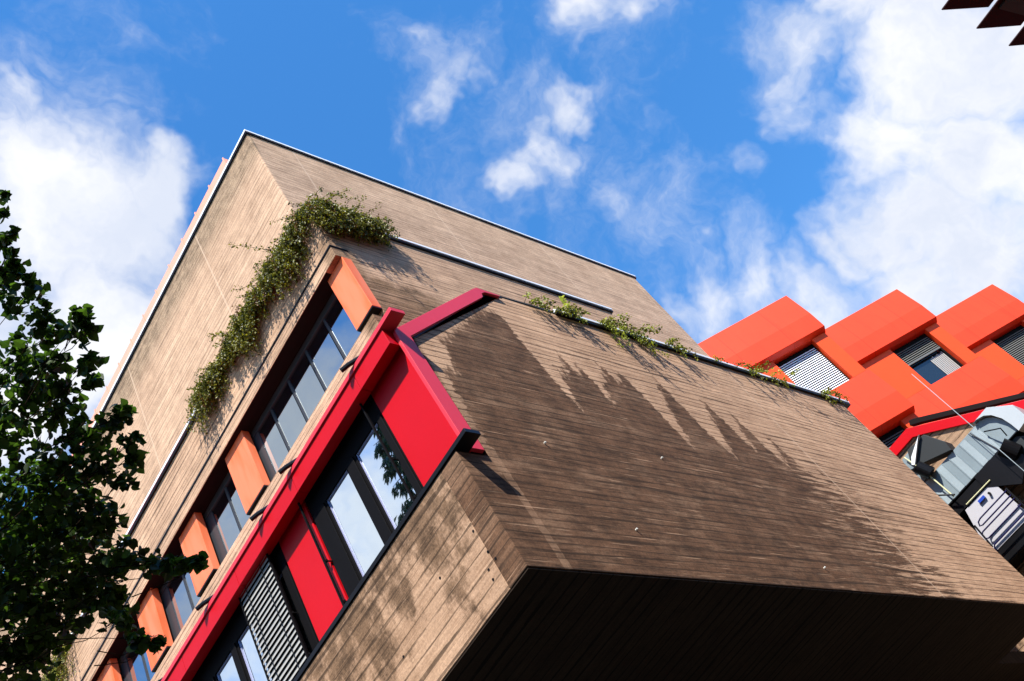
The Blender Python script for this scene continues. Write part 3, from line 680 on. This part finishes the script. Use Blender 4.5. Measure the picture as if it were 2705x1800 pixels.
LP, LD, LS = [], [], []
for (x, y, z, r_) in CL:
    n = int(6 + 70*r_ + 1150*r_**1.6) if r_ < .5 else int(2300*r_**1.6)
    v = rand_dir(n)*(rng.random(n)**.45*r_*1.02)[:,None]; v[:,2] *= .85
    LP.append(np.array([x,y,z]) + v); LD.append(rand_dir(n)*.8 + np.array([.1,-.1,-.65])); LS.append(rng.uniform(.040,.080,n))
LP = np.concatenate(LP); LD = np.concatenate(LD); LS = np.concatenate(LS)
V, F = leaf_mesh(LP, LD, LS, rand_dir(len(LP))*.7 + np.array([0,0,1.0]), 'heart', .95)
raw_obj('crown', V, F, M['leaf'], tr)

# ---------------- conifer that stands behind the viewer's left and shows only in the glass
cf = empty('spruce_tree', (-3.2, 11.15, GROUND), 'tall spruce with drooping boughs that shows mirrored in the lower window glass', 'tree')
MB().tube([(-3.2,11.15,GROUND),(-3.2,11.15,19)], .25, 10, .03).build('trunk', M['bark'], cf)
LP, LD = [], []; bt = MB()
for i in range(150):
    z = 5 + 14*(i/150); L = (21-z)*.19*random.uniform(.6,1.1); a = i*2.4
    p0 = Vector((-3.2,11.15,z)); d_ = Vector((math.cos(a), math.sin(a), 0))
    pts = [p0 + d_*L*s - Vector((0,0,.35*L*s*s)) for s in (0,.25,.5,.75,1)]
    bt.tube(pts, .025, 4, .006, cap=False)
    for _ in range(int(150*L)):
        s = random.random(); q = p0 + d_*L*s - Vector((0,0,.35*L*s*s + random.random()*.35*(1-.5*s)))
        q += Vector((-d_.y, d_.x, 0))*random.gauss(0,.16*L*.5)
        LP.append(q); LD.append(d_*.5 + Vector((random.uniform(-.4,.4), random.uniform(-.4,.4), -1)))
bt.build('branch', M['bark'], cf, fix=False)
V, F = leaf_mesh(np.array(LP), np.array(LD), rng.uniform(.16,.34,len(LP)), rand_dir(len(LP)), 'quad', .28)
raw_obj('crown', V, F, M['needle'], cf)

# ================================================================ GROUND
g = MB(); g.add([(-400,-400,GROUND),(400,-400,GROUND),(400,400,GROUND),(-400,400,GROUND)], [(0,1,2,3)])
tag(g.build('ground', M['asphalt']), kind='structure')

# ================================================================ SKY, SUN
SUN = Vector((-.50,-.32,.80)).normalized()
el = math.asin(SUN.z); az = math.atan2(SUN.x, SUN.y)
w = bpy.data.worlds.new('World'); scene.world = w; w.use_nodes = True
t = NT(world=w)
sky = t.n('ShaderNodeTexSky', sky_type='NISHITA', sun_disc=False, sun_elevation=el, sun_rotation=az, air_density=1.0, dust_density=.25, ozone_density=2.5, altitude=300)
hs = t.n('ShaderNodeHueSaturation', {'Color': sky.outputs[0], 'Saturation': 1.30, 'Value': 1.55, 'Hue': .5})
D = t.n('ShaderNodeTexCoord').outputs['Generated']
CLOUDS = [(0.640,0.178,0.747,0.047,1.00),(0.629,0.209,0.749,0.033,0.95),(0.650,0.128,0.749,0.036,0.90),(0.603,0.175,0.779,0.025,0.80),(0.291,0.454,0.842,0.101,1.30),(0.254,0.423,0.870,0.066,.95),(0.350,0.400,0.847,0.052,1.20),(0.344,0.360,0.867,0.028,0.90),(0.352,0.505,0.788,0.090,1.30),(0.609,0.201,0.767,0.120,0.46),(0.704,0.099,0.703,0.108,0.40),(0.644,0.036,0.765,0.091,0.45),(0.529,0.154,0.835,0.085,0.42),(0.750,0.140,0.647,0.108,0.45),(0.290,0.343,0.893,0.074,0.42),(0.747,0.000,0.665,0.070,0.50),(-.50,.53,.68,.13,1.25),(0.807,-0.095,0.583,0.086,1.15),(0.828,-0.026,0.561,0.068,1.15),(0.860,-0.038,0.510,0.086,1.20),(0.862,0.016,0.507,0.078,1.10),(0.849,0.065,0.525,0.042,0.80),(0.893,0.026,0.449,0.087,1.15),(0.846,0.123,0.519,0.056,0.95),(0.818,0.147,0.556,0.064,0.90),(0.784,0.183,0.593,0.054,0.80),(0.760,0.214,0.614,0.036,0.60),(0.789,0.070,0.611,0.025,0.50),(0.763,-0.023,0.647,0.058,0.68),(0.744,-0.028,0.668,0.038,0.60),(0.787,0.012,0.617,0.042,0.65),(0.771,-0.080,0.631,0.060,1.00),(0.832,-0.134,0.538,0.080,1.20),(0.802,-0.036,0.597,0.041,0.90),(0.875,0.084,0.476,0.069,1.10),(0.275,0.433,0.858,0.077,1.00),(0.342,0.430,0.836,0.069,1.05),(0.357,0.370,0.857,0.042,0.90),(0.342,0.352,0.872,0.024,0.70),(0.374,0.402,0.836,0.035,0.90),(0.328,0.500,0.801,0.096,1.20),(0.264,0.495,0.828,0.083,1.10),(0.231,0.408,0.883,0.039,0.70),(0.241,0.376,0.895,0.036,0.60),(0.257,0.359,0.897,0.026,0.50),(0.277,0.330,0.902,0.020,0.50),(0.273,0.563,0.780,0.099,1.20),(0.351,0.476,0.807,0.055,1.10),(0.378,0.442,0.813,0.031,0.70),(0.601,0.172,0.780,0.029,0.62),(0.632,0.199,0.749,0.044,0.85),(0.646,0.166,0.745,0.036,0.85),(0.655,0.124,0.746,0.029,0.75),(0.671,0.123,0.732,0.025,0.70),(0.617,0.221,0.755,0.026,0.60),(0.537,0.175,0.825,0.039,0.72),(0.554,0.156,0.818,0.029,0.62),(0.502,0.139,0.854,0.025,0.55),(0.517,0.151,0.842,0.018,0.45),(0.617,0.041,0.786,0.042,0.75),(0.646,0.034,0.763,0.039,0.80),(0.663,0.012,0.748,0.031,0.60),(0.688,0.018,0.725,0.021,0.45),(0.715,0.082,0.694,0.032,0.55),(0.683,0.058,0.728,0.018,0.40),(0.719,0.058,0.692,0.018,0.40),(0.719,0.176,0.673,0.040,0.48),(0.749,0.129,0.650,0.036,0.48),(0.762,0.097,0.640,0.029,0.45),(0.577,0.205,0.791,0.022,0.35),(-0.616,0.557,0.557,0.200,1.20),(-0.744,0.447,0.496,0.250,1.20),(-0.501,0.622,0.602,0.140,1.10),(-0.608,0.710,0.355,0.300,1.20)]
wp1 = t.n('ShaderNodeTexNoise', {'Vector': D, 'Scale': 5.0, 'Detail': 5.0, 'Roughness': .6})
off = t.n('ShaderNodeVectorMath', {0: wp1.outputs['Color'], 1: (.5,.5,.5)}, operation='SUBTRACT').outputs[0]
off = t.n('ShaderNodeVectorMath', {0: off, 'Scale': .22}, operation='SCALE').outputs[0]
Dw = t.n('ShaderNodeVectorMath', {0: D, 1: off}, operation='ADD').outputs[0]
acc = None
for (cx_, cy_, cz_, r_, s_) in CLOUDS:
    dist = t.n('ShaderNodeVectorMath', {0: Dw, 1: (cx_, cy_, cz_)}, operation='DISTANCE').outputs['Value']
    v = t.mr(dist, 0.0, r_*1.5, s_, 0.0)
    acc = v if acc is None else t.m('MAXIMUM', acc, v)
fb = t.noise(Dw, 7.0, 9, .60); fb2 = t.noise(Dw, 24.0, 7, .62)
bgc = t.mr(t.noise(D, 2.2, 4, .5), .50, .62, 0, .0)
den = t.m('ADD', acc, t.m('ADD', t.m('MULTIPLY', t.m('SUBTRACT', fb, .5), 1.25), t.m('MULTIPLY', t.m('SUBTRACT', fb2, .5), .45)))
cov = t.mr(den, .16, 1.08)
shade = t.mix(t.mr(t.noise(Dw, 4.5, 6, .6), .42, .66), CLDARK, CLLIGHT) if False else t.mix(t.mr(t.noise(Dw, 4.5, 6, .6), .40, .64), (3.7,4.0,4.7), (5.0,5.05,5.25))
skyc = t.mix(cov, hs.outputs[0], shade)
bgn = t.n('ShaderNodeBackground', {'Color': skyc, 'Strength': .10})
t.n('ShaderNodeOutputWorld', {0: bgn.outputs[0]})
sl = bpy.data.lights.new('sun', 'SUN'); sl.energy = 4.8; sl.angle = math.radians(.5); sl.color = (1.0,.955,.89)
so = bpy.data.objects.new('sun', sl); COL.objects.link(so); so.rotation_euler = (-SUN).to_track_quat('-Z', 'Y').to_euler(); so.location = SUN*60

# ================================================================ CAMERA
R = np.array([[0.7240858,-0.524046,-0.4484145],[0.1997838,0.7816392,-0.5908693],[0.660141,0.3382541,0.6706698]])
cam = bpy.data.cameras.new('camera'); cam.sensor_width = 36; cam.lens = 36*2700.878/2705; cam.clip_end = 2000; cam.clip_start = .05
co = bpy.data.objects.new('camera', cam); COL.objects.link(co)
mt = Matrix(((R[0][0],-R[1][0],-R[2][0],0),(R[0][1],-R[1][1],-R[2][1],0),(R[0][2],-R[1][2],-R[2][2],0),(0,0,0,1)))
co.matrix_world = mt; scene.camera = co
scene.view_settings.view_transform = 'Standard'; scene.view_settings.look = 'None'; scene.view_settings.gamma = 1.0
scene.view_settings.exposure = 1.05
scene.cycles.max_bounces = 6
